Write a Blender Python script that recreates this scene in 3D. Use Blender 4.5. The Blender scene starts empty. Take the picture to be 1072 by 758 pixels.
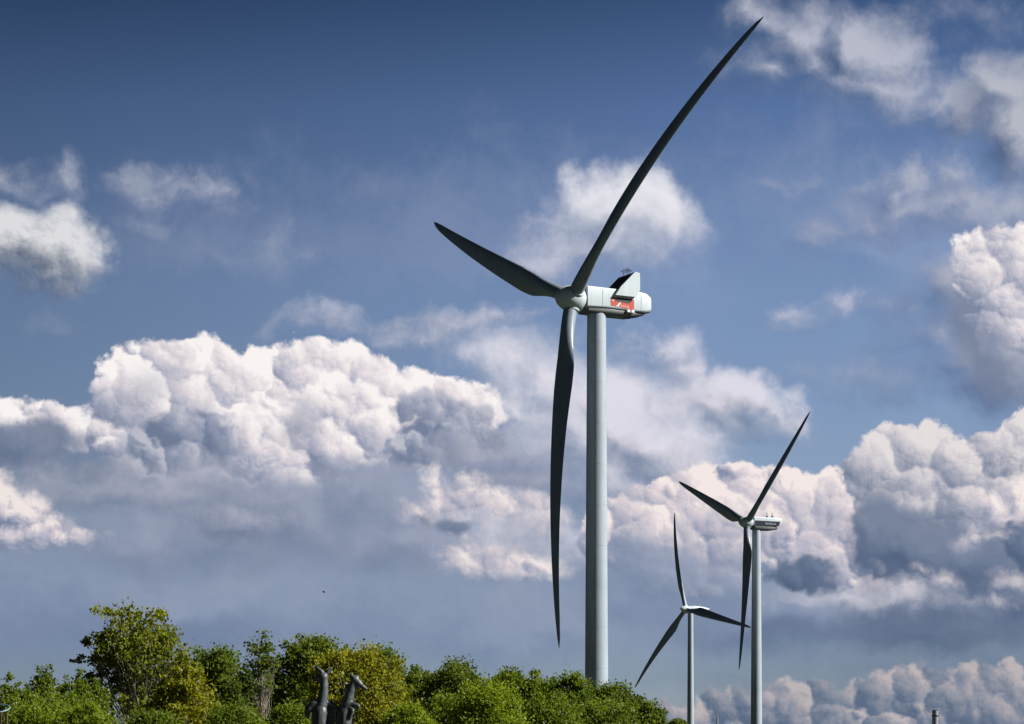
import bpy, bmesh, math, random
import numpy as np
from mathutils import Vector, Matrix
R = math.radians
sc = bpy.context.scene

# ------------------------------------------------------------------ camera
EYE = 1.7
FPX, UC, VH = 2600.0, 536.0, 850.0          # focal length and horizon row, in photo pixels
cam_d = bpy.data.cameras.new('camera'); cam = bpy.data.objects.new('camera', cam_d)
sc.collection.objects.link(cam); sc.camera = cam
cam.location = (0, 0, EYE); cam.rotation_euler = (R(90), 0, 0)
cam_d.sensor_width = 36.0; cam_d.lens = 36.0 * FPX / 1072.0
cam_d.shift_y = (VH - 379.0) / 1072.0
cam_d.clip_start = 0.5; cam_d.clip_end = 60000.0

# ------------------------------------------------------------------ light
SUN_AZ, SUN_EL = R(97), R(34)                # azimuth clockwise from +Y (the view direction)
SUN = Vector((math.sin(SUN_AZ) * math.cos(SUN_EL), math.cos(SUN_AZ) * math.cos(SUN_EL), math.sin(SUN_EL)))
sd_ = bpy.data.lights.new('sun', 'SUN'); sun = bpy.data.objects.new('sun', sd_)
sc.collection.objects.link(sun)
sd_.energy = 5.0; sd_.angle = R(0.5); sd_.color = (1.0, 0.975, 0.935)
sun.rotation_euler = (-SUN).to_track_quat('-Z', 'Y').to_euler()
sc.view_settings.view_transform = 'Standard'; sc.view_settings.look = 'None'
sc.view_settings.gamma = 1.0; EXPO = 0.6; sc.view_settings.exposure = EXPO; sc.view_settings.use_curve_mapping = False
sc.cycles.use_adaptive_sampling = True; sc.cycles.adaptive_threshold = 0.015
sc.cycles.max_bounces = 6; sc.cycles.diffuse_bounces = 4; sc.cycles.transparent_max_bounces = 6
sc.cycles.use_denoising = True

# ------------------------------------------------------------------ sky: where the clouds stand (sky chart units)
KB_CRISP = 0.95
REST = (0.10, 0.13, 0.19)
SKY_GRADE = [(0.0, (0.56, 0.62, 0.84)), (0.15, (0.62, 0.66, 0.86)), (0.35, (0.88, 0.83, 0.94)), (0.6, (0.88, 0.87, 1.03)), (0.80, (0.55, 0.62, 0.82)), (0.91, (0.28, 0.37, 0.53)), (1.0, (0.15, 0.21, 0.32))]
WHITE = [(126, 137, 161), (156, 161, 182), (192, 191, 204), (228, 220, 224), (249, 243, 242)]
GREY = [(112, 124, 150), (132, 142, 165), (152, 158, 178), (176, 178, 192)]
MID = [(112, 128, 156), (140, 151, 174), (170, 176, 194), (205, 203, 214), (222, 220, 232)]
PINK = [(122, 133, 158), (152, 157, 178), (186, 184, 198), (215, 206, 212), (243, 232, 229)]
DULL = [(92, 108, 132), (110, 122, 143), (134, 141, 157), (160, 158, 168), (186, 179, 181)]
SLATE = [(84, 101, 130), (100, 115, 142), (120, 132, 156)]
VEIL = [(114, 131, 161), (128, 143, 170), (144, 156, 180)]
HIGH = [(82, 104, 142), (116, 131, 162), (150, 158, 181), (178, 183, 198)]
CLOUDS = [
 # faint mottled haze high up
 dict(kind='soft', blobs=[(560,280,420,130),(900,260,260,150),(250,270,260,90)], cols=MID, alpha=.11, l0=.5, edge=110, wisp=190, kn=.5),
 # thin high wisps
 dict(kind='soft', blobs=[(180,205,56,14),(150,196,26,16),(215,203,26,18),(150,232,36,10)], cols=HIGH, alpha=.62, l0=.55, edge=26, wisp=50),
 dict(kind='soft', blobs=[(285,255,26,14),(300,268,22,8)], cols=HIGH, alpha=.3, l0=.5, edge=26, wisp=50),
 dict(kind='soft', blobs=[(325,340,42,9),(350,330,30,7)], cols=MID, alpha=.6, l0=.45, edge=18, wisp=30),
 dict(kind='soft', blobs=[(440,346,58,14),(410,352,26,12),(480,336,46,12),(510,330,30,10)], cols=MID, alpha=.7, l0=.42, edge=20, wisp=34),
 dict(kind='soft', blobs=[(60,344,24,14)], cols=HIGH, alpha=.22, l0=.4, edge=30, wisp=50),
 dict(kind='soft', blobs=[(825,326,22,14),(878,320,20,15),(850,330,26,8)], cols=MID, alpha=.55, l0=.35, edge=20, wisp=40),
 dict(kind='soft', blobs=[(905,192,12,10),(850,196,18,7),(815,192,10,6)], cols=HIGH, alpha=.4, l0=.5, edge=16, wisp=30),
 # right: slanting thin bank
 dict(kind='soft', blobs=[(865,245,34,20),(910,232,44,22),(950,215,50,26),(1000,215,60,24),(1050,225,60,26),(940,190,26,26),(985,185,30,16)], cols=HIGH, alpha=.78, l0=.5, edge=30, wisp=56),
 dict(kind='soft', blobs=[(935,318,34,20),(975,345,44,30),(1010,370,60,40),(900,395,44,14),(960,395,60,20),(1050,390,70,50),(1060,440,30,26),(990,300,50,40)], cols=HIGH, alpha=.75, l0=.42, edge=40, wisp=50),
 # top right broken cloud
 dict(kind='soft', blobs=[(800,20,40,26),(840,40,52,34),(790,72,40,24),(860,70,66,30),(910,50,50,48),(930,92,60,26),(980,108,50,24),(1000,132,30,12),(900,88,80,26),(1015,118,60,28)], cols=[(76,94,126),(114,127,154),(152,159,180),(186,189,204)], alpha=.95, l0=.6, edge=38, wisp=40, kn=.7),
 dict(kind='soft', blobs=[(975,20,46,22),(1040,22,50,24),(1000,50,30,14)], cols=HIGH, alpha=.42, l0=.35, edge=34, wisp=60),
 dict(kind='soft', blobs=[(1050,100,54,42),(1075,140,50,60),(1020,120,40,26)], cols=[(80,96,126),(114,125,150),(150,157,176),(184,186,198)], alpha=.95, l0=.58, edge=38, wisp=40, kn=.7),
 # right bright cumulus
 dict(kind='soft', blobs=[(1000,300,34,34),(1030,340,50,50),(1070,370,60,60)], cols=GREY, alpha=.8, l0=.3, edge=26, wisp=24),
 dict(blobs=[(1040,262,40,26),(1068,280,40,44),(1012,254,14,9),(1030,300,32,38),(1050,330,40,24),(1075,330,30,40)], cols=WHITE, top=230, base=365, kv=.22, l0=.48, kd=.42, puffs=(50,15,13)),
 # left puffs
 dict(kind='soft', blobs=[(62,190,26,18),(30,200,30,16),(0,190,24,16)], cols=HIGH, alpha=.78, l0=.5, edge=24, wisp=30),
 dict(kind='soft', blobs=[(38,258,62,40),(0,252,56,38),(76,268,38,34),(58,226,22,18),(50,288,50,24)], cols=[(92,104,126),(138,146,160),(182,184,192),(222,222,226)], alpha=.98, l0=.56, edge=20, wisp=22, top=215, base=315, kv=.28, kd=.5, kb=.9),
 # puff behind the blade
 dict(kind='soft', blobs=[(640,222,84,42),(612,205,44,28),(682,226,48,34),(650,250,68,26)], cols=[(120,136,164),(150,161,184),(182,188,206),(212,213,224),(232,231,238)], alpha=.98, l0=.62, edge=22, wisp=20, kd=.4, top=180, base=270, kv=.16),
 dict(kind='soft', blobs=[(575,262,38,18),(545,272,30,12),(545,232,14,8)], cols=MID, alpha=.5, l0=.5, edge=24, wisp=36),
 # middle bank behind the tower
 dict(kind='soft', blobs=[(545,385,66,36),(500,372,30,22),(590,400,60,50),(560,470,90,70),(640,500,80,60),(650,420,50,40),(700,480,70,50),(640,590,120,70),(520,560,90,70),(600,450,120,80),(540,420,60,50),(690,430,60,40)], cols=[(118,134,163),(140,152,178),(168,175,196),(202,203,217),(222,220,231)], l0=.54, edge=40, wisp=26, kd=.4, top=370, base=560, kv=.12),
 dict(kind='soft', blobs=[(692,362,30,20),(712,385,36,24),(740,400,44,18)], cols=MID, alpha=.85, l0=.52, edge=22, wisp=28),
 dict(kind='soft', blobs=[(780,408,46,22),(800,420,40,26),(750,425,54,28),(820,436,26,18),(770,445,60,16)], cols=MID, alpha=.95, l0=.62, edge=18, wisp=24, kd=.6, top=385, base=460, kv=.3),
 dict(kind='soft', blobs=[(660,450,40,34),(690,468,54,34),(640,430,40,40),(700,490,60,22)], cols=MID, alpha=.9, l0=.5, edge=22, wisp=28, kd=.6, top=430, base=510, kv=.2),
 # low haze veil over the whole lower sky
 dict(kind='soft', blobs=[(200,640,420,110),(560,670,330,90),(850,640,300,80),(1040,600,140,120)], cols=VEIL, l0=.45, edge=60, wisp=40, kn=.5, fade=(650,735), fade_to=.25),
 # right-middle pink cumulus
 dict(blobs=[(690,540,46,36),(740,520,50,30),(700,515,26,14),(780,515,40,28),(820,508,32,22),(845,520,30,28),(872,502,16,12),(880,516,18,16),(800,550,90,50),(860,560,50,50),(900,590,50,46),(920,625,60,24),(650,560,40,40),(720,580,80,50),(655,540,20,14)], cols=PINK, top=490, base=640, kv=.26, l0=.48, kd=.42, puffs=(170,15,7), fade=(610,665)),
 dict(kind='soft', blobs=[(700,600,90,44),(770,610,80,36),(660,620,80,40)], cols=VEIL, alpha=.85, l0=.5, edge=34, wisp=40, fade=(640,700), fade_to=.3),
 # right big cumulus
 dict(blobs=[(930,480,34,36),(965,462,26,20),(905,500,22,26),(985,480,30,26),(1010,475,24,22),(1035,470,26,20),(1060,470,30,30),(1075,452,26,26),(950,530,50,50),(1000,530,70,54),(1060,530,50,60),(940,570,44,36),(1036,462,9,6)], cols=[(104,119,145),(134,143,164),(166,169,184),(202,198,205),(228,221,222)], top=445, base=590, kv=.32, l0=.45, kd=.42, puffs=(130,16,9)),
 dict(blobs=[(1040,530,30,20),(1055,545,26,22),(1020,550,20,16),(1070,520,20,30)], cols=PINK, top=510, base=570, kv=.2, l0=.55, edge=12),
 dict(kind='soft', blobs=[(960,575,70,46),(1020,590,80,40),(1070,610,60,50),(930,555,34,40),(1000,640,130,50)], cols=SLATE, alpha=.95, l0=.5, edge=22, wisp=30, kn=1.0),
 dict(blobs=[(1065,560,22,14),(1080,575,26,26)], cols=SLATE, l0=.3, edge=8),
 dict(blobs=[(1012,572,16,11),(1025,562,12,8),(1040,560,12,4)], cols=PINK, l0=.4, edge=10, alpha=.75),
 dict(blobs=[(985,610,18,10),(950,620,22,12),(960,598,6,4),(1060,610,26,10),(1040,630,26,10)], cols=PINK, l0=.42, edge=14, alpha=.7, wisp=14),
 dict(kind='soft', blobs=[(880,622,70,14),(840,630,60,12),(930,630,50,12)], cols=MID, alpha=.75, l0=.5, edge=20, wisp=22),
 dict(kind='soft', blobs=[(900,664,190,16),(1000,660,120,22),(820,662,60,10)], cols=SLATE, alpha=.9, l0=.25, edge=26, wisp=24),
 # small dark fragment in front of the pink cumulus
 dict(blobs=[(838,602,30,17),(855,592,18,12),(862,612,16,9),(815,602,14,9)], cols=[(80,97,126),(94,110,137),(116,129,153)], l0=.4, edge=7, kb=1.2),
 dict(kind='soft', blobs=[(980,700,240,34),(1060,690,120,40),(800,715,120,20)], cols=[(92,110,136),(104,121,144),(116,131,152)], alpha=.7, l0=.5, edge=40, wisp=24),
 # low cumulus row on the horizon
 dict(blobs=[(690,745,14,14),(708,750,22,16),(745,742,26,18),(770,738,20,14),(820,725,24,16),(845,722,22,16),(870,740,26,22),(905,726,26,16),(935,722,22,14),(965,712,22,16),(990,725,40,18),(1015,712,26,16),(1045,722,24,14),(1066,715,18,20),(800,760,90,30),(950,760,150,36),(1060,760,60,40)], cols=DULL, top=698, base=770, kv=.12, l0=.40, kd=.42, kb=1.2, puffs=(150,12,11)),
 # ---- the great cumulus on the left
 dict(blobs=[(170,378,44,24),(205,372,40,22),(135,395,34,28),(112,410,22,22),(98,402,10,7),(240,385,30,20),(270,378,22,16),(300,375,26,16),(330,368,28,14),(365,375,30,20),(390,390,30,20),(420,400,30,16),(440,398,16,10),(465,410,26,16),(495,425,26,22),(512,430,14,20),(200,440,110,60),(320,430,120,60),(420,445,90,50),(270,480,120,50),(40,440,60,18),(10,430,40,14),(80,452,50,22)], cols=WHITE, top=355, base=540, kv=.20, l0=.57, kd=.42, k=6, puffs=(210,17,3), fade=(500,560)),
 dict(blobs=[(130,425,34,26),(150,408,26,22),(118,432,24,12),(185,395,16,20)], cols=GREY, alpha=.6, l0=.6, edge=22, kb=1.6),
 dict(blobs=[(372,420,24,18),(345,420,28,20),(320,440,26,30),(400,440,50,22),(360,455,60,26),(345,475,28,24),(300,440,30,24)], cols=WHITE, top=405, base=520, kv=.22, l0=.54, kd=.42, edge=6, k=5, puffs=(70,15,5), fade=(480,530)),
 dict(blobs=[(322,440,16,22),(312,452,14,14)], cols=GREY, l0=.55, edge=18, alpha=.75),
 dict(blobs=[(190,440,34,12),(215,448,24,16),(170,460,40,20),(215,470,40,26),(160,480,60,22),(232,440,8,6)], cols=[(112,124,150),(134,144,167),(158,163,183),(186,187,200)], top=430, base=500, kv=-.05, l0=.42, edge=8, kb=1.2, puffs=(36,13,23)),
 dict(kind='soft', blobs=[(20,462,60,22),(60,470,50,20),(0,480,60,22),(95,490,36,14)], cols=SLATE, alpha=.95, l0=.6, edge=14, wisp=20),
 dict(kind='soft', blobs=[(120,510,130,30),(60,520,90,30),(200,520,90,40),(0,510,60,20)], cols=[(116,127,152),(140,148,169),(164,167,184)], alpha=.92, l0=.5, edge=26, wisp=30, kn=1.2),
 dict(kind='soft', blobs=[(330,540,120,52),(280,540,90,44),(390,520,70,50),(240,560,120,44),(420,570,80,40),(150,570,120,40)], cols=[(120,133,159),(135,146,170),(152,160,182)], alpha=.95, l0=.5, edge=30, wisp=34, kn=.9),
 dict(blobs=[(210,505,16,8),(232,512,24,8),(258,520,24,8),(290,526,30,9),(250,545,70,24)], cols=GREY, l0=.35, edge=14, alpha=.85),
 dict(blobs=[(438,428,20,18),(425,436,16,12),(480,440,26,18),(505,436,12,14),(470,455,46,20),(450,470,46,22),(500,462,34,20)], cols=[(118,130,156),(138,147,170),(160,165,184),(188,189,202)], top=410, base=480, kv=.1, l0=.4, edge=7, kb=1.2, puffs=(36,13,21)),
 dict(kind='soft', blobs=[(520,505,60,18),(560,512,60,14),(500,480,70,18)], cols=GREY, alpha=.9, l0=.4, edge=18, wisp=20),
 dict(blobs=[(470,520,26,22),(490,510,22,14),(455,500,16,12),(505,525,36,16),(540,535,44,20),(440,535,22,12),(570,545,30,16)], cols=PINK, top=495, base=580, kv=.1, l0=.56, edge=14, kd=.36, kb=1.0, puffs=(44,14,15)),
 dict(blobs=[(495,580,32,18),(520,572,24,10),(530,590,46,18),(560,596,34,14),(480,590,24,14)], cols=PINK, top=560, base=620, kv=.2, l0=.56, edge=14, kd=.36, kb=1.0, puffs=(32,13,17), fade=(585,640)),
 dict(blobs=[(442,542,10,5),(470,550,16,7),(482,550,8,4)], cols=SLATE, l0=.4, edge=8, alpha=.85),
 dict(kind='soft', blobs=[(535,560,34,8),(560,568,30,10)], cols=GREY, alpha=.8, l0=.5, edge=14, wisp=16),
 dict(blobs=[(20,535,34,26),(0,520,30,26),(10,560,50,16),(60,566,36,9),(45,555,26,14)], cols=PINK, top=505, base=580, kv=.2, l0=.56, edge=12, kb=1.8, alpha=.93),
]
# ------------------------------------------------------------------ sky
world = bpy.data.worlds.new('World'); sc.world = world; world.use_nodes = True
NT = world.node_tree; NT.nodes.clear()
SKY_STRENGTH = 0.1

def lin(c):
    return tuple(((x / 255.0) / 12.92 if x / 255.0 <= 0.04045 else ((x / 255.0 + 0.055) / 1.055) ** 2.4) for x in c)

class G:
    """small wrapper: every call adds a node and returns its output socket"""
    def __init__(s, nt): s.nt = nt
    def put(s, sock, v):
        if isinstance(v, bpy.types.NodeSocket): s.nt.links.new(v, sock)
        elif isinstance(v, (tuple, list)) and len(v) == 3 and sock.type == 'RGBA': sock.default_value = (*v, 1)
        else: sock.default_value = v
    def m(s, op, a, b=None, c=None, clamp=False):
        n = s.nt.nodes.new('ShaderNodeMath'); n.operation = op; n.use_clamp = clamp
        for i, v in enumerate((a, b, c)):
            if v is not None: s.put(n.inputs[i], v)
        return n.outputs[0]
    def v(s, op, a, b=None, c=None, scale=None):
        n = s.nt.nodes.new('ShaderNodeVectorMath'); n.operation = op
        for i, x in enumerate((a, b, c)):
            if x is not None: s.put(n.inputs[i], x)
        if scale is not None: s.put(n.inputs['Scale'], scale)
        return n.outputs['Value'] if op in ('LENGTH', 'DOT_PRODUCT', 'DISTANCE') else n.outputs['Vector']
    def noise(s, vec, scale, detail=4, rough=0.5, lac=2.0, dims='2D', col=False, dist=0.0):
        n = s.nt.nodes.new('ShaderNodeTexNoise'); n.noise_dimensions = dims
        s.put(n.inputs['Vector'], vec)
        for k, x in (('Scale', scale), ('Detail', detail), ('Roughness', rough), ('Lacunarity', lac), ('Distortion', dist)):
            n.inputs[k].default_value = x
        return n.outputs['Color' if col else 'Fac']
    def voro(s, vec, scale, detail, rough, lac, smooth=0.0):
        n = s.nt.nodes.new('ShaderNodeTexVoronoi'); n.voronoi_dimensions = '2D'
        n.feature = 'SMOOTH_F1' if smooth > 0 else 'F1'; n.normalize = True
        s.put(n.inputs['Vector'], vec)
        for k, x in (('Scale', scale), ('Detail', detail), ('Roughness', rough), ('Lacunarity', lac)):
            n.inputs[k].default_value = x
        if smooth > 0: n.inputs['Smoothness'].default_value = smooth
        return n.outputs['Distance']
    def mr(s, val, a, b, c=0.0, d=1.0, kind='SMOOTHSTEP'):
        n = s.nt.nodes.new('ShaderNodeMapRange'); n.interpolation_type = kind; n.clamp = True
        s.put(n.inputs['Value'], val)
        for k, x in (('From Min', a), ('From Max', b), ('To Min', c), ('To Max', d)): s.put(n.inputs[k], x)
        return n.outputs['Result']
    def mix(s, fac, a, b, kind='MIX'):
        n = s.nt.nodes.new('ShaderNodeMix'); n.data_type = 'RGBA'; n.blend_type = kind; n.clamp_factor = True
        s.put(n.inputs[0], fac); s.put(n.inputs[6], a); s.put(n.inputs[7], b)
        return n.outputs[2]
    def xyz(s, vec):
        n = s.nt.nodes.new('ShaderNodeSeparateXYZ'); s.put(n.inputs[0], vec); return n.outputs
    def comb(s, x, y, z=0.0):
        n = s.nt.nodes.new('ShaderNodeCombineXYZ')
        for i, v in enumerate((x, y, z)): s.put(n.inputs[i], v)
        return n.outputs[0]
    def ramp(s, fac, stops):
        n = s.nt.nodes.new('ShaderNodeValToRGB'); s.put(n.inputs[0], fac)
        e = n.color_ramp.elements
        while len(e) < len(stops): e.new(0.5)
        for el, (p, c) in zip(e, stops): el.position = p; el.color = (*c, 1)
        return n.outputs[0]

g = G(NT)
tc = NT.nodes.new('ShaderNodeTexCoord')
D = tc.outputs['Generated']
dx, dy, dz = g.xyz(D)[:3]
ady = g.m('MAXIMUM', g.m('ABSOLUTE', dy), 0.12)
U = g.m('MULTIPLY_ADD', g.m('DIVIDE', dx, ady), FPX, UC)       # sky chart, gnomonic about +Y
V = g.m('MULTIPLY_ADD', g.m('DIVIDE', dz, ady), -FPX, VH)
P = g.comb(U, V)

nish = NT.nodes.new('ShaderNodeTexSky'); nish.sky_type = 'NISHITA'; nish.sun_disc = False
nish.sun_elevation = SUN_EL; nish.sun_rotation = SUN_AZ
nish.altitude = 100; nish.air_density = 1.0; nish.dust_density = 0.6; nish.ozone_density = 2.0

# clear air: the Nishita sky, deepened towards the zenith as a polarised sky is
grade = g.ramp(g.mr(dz, 0.0, 0.34, kind='LINEAR'), [(p_, tuple(x / 2 ** EXPO for x in c_)) for p_, c_ in SKY_GRADE])
sky = g.mix(1.0, nish.outputs[0], grade, 'MULTIPLY')
east = g.mr(g.m('MULTIPLY_ADD', dx, 1.0, g.m('MULTIPLY', dz, -0.6)), -0.36, -0.06, 0.60, 1.0, 'LINEAR')
sky = g.mix(1.0, sky, g.comb(east, east, east), 'MULTIPLY')

# shared turbulence
W = g.v('SUBTRACT', g.noise(P, 1 / 85.0, 7, 0.55, col=True), (0.5, 0.5, 0.5))
W2 = g.v('SUBTRACT', g.noise(P, 1 / 22.0, 4, 0.55, col=True), (0.5, 0.5, 0.5))
PC = g.v('MULTIPLY_ADD', W2, (17, 17, 0), g.v('MULTIPLY_ADD', W, (36, 32, 0), P))      # crisp cumulus
PS = g.v('MULTIPLY_ADD', W, (105, 70, 0), P)                                          # soft cloud
SUNV = (0.72, -0.69)
W3 = g.v('SUBTRACT', g.noise(P, 1 / 30.0, 2, 0.5, col=True), (0.5, 0.5, 0.5))
vin = g.v('MULTIPLY_ADD', W3, (16, 16, 0), P)
def puffs(k): return g.voro(g.v('ADD', vin, (SUNV[0] * k, SUNV[1] * k, 0)) if k else vin, 1 / 21.0, 2.0, 0.5, 2.3, 0.2)
B0, B1, B2 = puffs(0), puffs(3.0), puffs(9.0)
sq = lambda x: g.m('MULTIPLY', x, x)
BD = g.m('MULTIPLY_ADD', g.m('SUBTRACT', sq(B1), sq(B0)), 0.9, g.m('MULTIPLY', g.m('SUBTRACT', sq(B2), sq(B0)), 0.55))   # > 0 where a puff faces the sun
NS = g.noise(g.v('MULTIPLY_ADD', W, (46, 30, 0), P), 1 / 60.0, 9, 0.68)                # wisps
NB = g.noise(g.v('MULTIPLY', P, (1, 2.2, 0)), 1 / 150.0, 5, 0.5)   # flat bands

def field(q, pt, blobs, k):
    acc = None
    for (u, v, rx, ry) in blobs:
        rr = min(rx, ry)
        o = q.v('MULTIPLY_ADD', pt, (1 / rx, 1 / ry, 0), (-u / rx, -v / ry, 0))
        s = q.m('MULTIPLY_ADD', q.v('LENGTH', o), rr, -rr)
        acc = s if acc is None else q.m('SMOOTH_MIN', acc, s, k)
    return acc

def billows(L, blobs_all):
    """overlapping rounded heads that fill a bank: (u, v, r, height)"""
    rr = random.Random(L['puffs'][2] if len(L['puffs']) > 2 else 1)
    wt = [b[2] * b[3] for b in blobs_all]; out = []
    v0 = min(b[1] - b[3] for b in blobs_all)
    for _ in range(L['puffs'][0]):
        b = rr.choices(blobs_all, wt)[0]; t = rr.uniform(0, 6.283); q_ = rr.uniform(0, 1) ** 0.5 * 0.95
        u, v = b[0] + b[2] * q_ * math.cos(t), b[1] + b[3] * q_ * math.sin(t)
        r = L['puffs'][1] * (0.38 + 1.9 * rr.uniform(0, 1) ** 2.3)
        out.append((u, v, r, (v - v0) * 0.30 + rr.gauss(0, 4.0)))
    return out

def head_groups(puffs, k, size=14):
    """the heads in small node groups, each giving the height of its highest head"""
    out = []
    puffs = sorted(puffs)
    for a in range(0, len(puffs), size):
        gt = bpy.data.node_groups.new('cloud_heads', 'ShaderNodeTree')
        gt.interface.new_socket('P', in_out='INPUT', socket_type='NodeSocketVector')
        gt.interface.new_socket('H', in_out='OUTPUT', socket_type='NodeSocketFloat')
        pt = gt.nodes.new('NodeGroupInput').outputs[0]; go = gt.nodes.new('NodeGroupOutput'); q = G(gt); acc = None
        for (u, v, r, z0) in puffs[a:a + size]:
            o = q.v('MULTIPLY_ADD', pt, (1 / r, 1.1 / r, 0), (-u / r, -1.1 * v / r, 0))
            h = q.m('MULTIPLY_ADD', q.v('DOT_PRODUCT', o, o), -0.6 * r, 0.6 * r + z0)
            acc = h if acc is None else q.m('SMOOTH_MAX', acc, h, k)
        gt.links.new(acc, go.inputs[0]); out.append(gt)
    return out

def heads(q, pt, groups, k):
    acc = None
    for gt in groups:
        n = q.nt.nodes.new('ShaderNodeGroup'); n.node_tree = gt; q.put(n.inputs[0], pt)
        acc = n.outputs[0] if acc is None else q.m('SMOOTH_MAX', acc, n.outputs[0], k)
    return acc

def srad(c):
    return tuple(x / SKY_STRENGTH / 2 ** EXPO for x in lin(c))

SHARED = (('PC', 'NodeSocketVector'), ('PS', 'NodeSocketVector'), ('B0', 'NodeSocketFloat'), ('BD', 'NodeSocketFloat'),
          ('NS', 'NodeSocketFloat'), ('NB', 'NodeSocketFloat'), ('V', 'NodeSocketFloat'), ('Sky', 'NodeSocketColor'))

def layer_group(L, blobs, r):
    """one bank of cloud as a node group: sky in, sky with this bank in front of it out"""
    gt = bpy.data.node_groups.new('cloud_bank', 'ShaderNodeTree')
    for nm, ty in SHARED: gt.interface.new_socket(nm, in_out='INPUT', socket_type=ty)
    gt.interface.new_socket('Sky', in_out='OUTPUT', socket_type='NodeSocketColor')
    gi = gt.nodes.new('NodeGroupInput'); go = gt.nodes.new('NodeGroupOutput')
    I = {nm: gi.outputs[i] for i, (nm, _) in enumerate(SHARED)}
    q = G(gt)
    crisp = L.get('kind', 'crisp') == 'crisp'
    pt = I['PC'] if crisp else I['PS']
    k = L.get('k', 8.0 if crisp else 20.0)
    step = L.get('step', 16.0 if crisp else 26.0)
    s0 = field(q, pt, blobs, k)
    pf = [p_ for p_ in billows(L, L['blobs']) if gap((p_[0], p_[1], p_[2], p_[2]), r) < 28] if 'puffs' in L else []
    if pf:
        e = 6.0; pf = head_groups(pf, 3.0)
        h0 = heads(q, pt, pf, 3.0); h1 = heads(q, q.v('ADD', pt, (SUNV[0] * e, SUNV[1] * e, 0)), pf, 3.0)
        s0_, s1_ = h1, q.m('MULTIPLY_ADD', q.m('SUBTRACT', h0, h1), L.get('kh', 1.0) * step / e, h1)
    else:
        s0_, s1_ = s0, field(q, q.v('ADD', pt, (SUNV[0] * step, SUNV[1] * step, 0)), blobs, k)
    bil = L.get('billow', 13.0 if crisp else 4.0)
    wis = L.get('wisp', 12.0 if crisp else 34.0)
    edge = L.get('edge', 5.0 if crisp else 30.0)
    d = q.m('MULTIPLY_ADD', I['B0'], bil, s0)
    d = q.m('MULTIPLY_ADD', I['NS'], -wis, d)
    d = q.m('ADD', d, 0.5 * wis - 0.42 * bil)
    mask = q.mr(d, edge * 0.35, -edge)
    # sunlit side against shaded side
    kd, kb, kn = L.get('kd', 0.5 if crisp else 0.6), L.get('kb', KB_CRISP if crisp else 0.35), L.get('kn', 0.3 if crisp else 0.4)
    l = q.m('MULTIPLY', q.m('SUBTRACT', s1_, s0_), kd / step)
    l = q.m('MULTIPLY_ADD', I['BD'], kb, l)
    l = q.m('MULTIPLY_ADD', I['NS'], kn, l)
    l = q.m('ADD', l, L.get('l0', 0.5) - 0.5 * kn)
    if 'top' in L:                                    # less light from the crown of the bank to its base
        l = q.m('ADD', l, q.mr(I['V'], L['top'], L['base'], L.get('kv', 0.35), -L.get('kv', 0.35), 'LINEAR'))
    cols = L['cols']
    n = len(cols) - 1
    c = q.ramp(l, [(i / n, srad(x)) for i, x in enumerate(cols)])
    if 'fade' in L:
        vv = q.m('MULTIPLY_ADD', I['NB'], 60.0, q.m('ADD', I['V'], -30.0))
        mask = q.m('MULTIPLY', mask, q.mr(vv, L['fade'][0], L['fade'][1], 1.0, L.get('fade_to', 0.0)))
    if L.get('alpha', 1.0) < 1: mask = q.m('MULTIPLY', mask, L['alpha'])
    gt.links.new(q.mix(mask, I['Sky'], c), go.inputs[0])
    return gt

def add_layer(col, L, blobs, own, r):
    PC, PS, V = own
    n = NT.nodes.new('ShaderNodeGroup'); n.node_tree = layer_group(L, blobs, r)
    for i, sck in enumerate((PC, PS, B0, BD, NS, NB, V, col)): NT.links.new(sck, n.inputs[i])
    return n.outputs[0]

def gap(bl, r):
    """distance from a puff to a window of the chart"""
    u, v, rx, ry = bl
    du = max(r[0] - (u + rx), (u - rx) - r[2], 0); dv = max(r[1] - (v + ry), (v - ry) - r[3], 0)
    return math.hypot(du, dv)

def finish(col):
    b = NT.nodes.new('ShaderNodeBackground'); b.inputs['Strength'].default_value = SKY_STRENGTH
    NT.links.new(col, b.inputs['Color'])
    return b.outputs[0]

WIN = []
def window(r):
    """the clear sky with only those banks in front that reach into window r of the chart"""
    col = sky
    WIN.append(r); e = 0.0005 * len(WIN)         # an own copy of the chart keeps the windows' work apart
    own = (g.v('ADD', PC, (e, 0, 0)), g.v('ADD', PS, (e, 0, 0)), g.m('ADD', V, e))
    for L in CLOUDS:
        reach = 60 if L.get('kind', 'crisp') == 'crisp' else 115
        bl = [b for b in L['blobs'] if gap(b, r) < reach]
        if bl: col = add_layer(col, L, bl, own, r)
    return finish(col)

def split(sock, at, lo, hi):
    n = NT.nodes.new('ShaderNodeMixShader')
    NT.links.new(g.m('GREATER_THAN', sock, at), n.inputs[0])
    NT.links.new(lo, n.inputs[1]); NT.links.new(hi, n.inputs[2])
    return n.outputs[0]

# the chart is cut into windows so that each direction only works through the banks near it
US = (-220, 170, 330, 490, 650, 790, 930, 1300); VS = (-150, 230, 370, 470, 560, 650, 850)
def column(u0, u1):
    acc = window((u0, VS[-2], u1, VS[-1]))
    for i in range(len(VS) - 3, -1, -1): acc = split(V, VS[i + 1], window((u0, VS[i], u1, VS[i + 1])), acc)
    return acc
view = column(US[-2], US[-1])
for i in range(len(US) - 3, -1, -1): view = split(U, US[i + 1], column(US[i], US[i + 1]), view)

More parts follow.
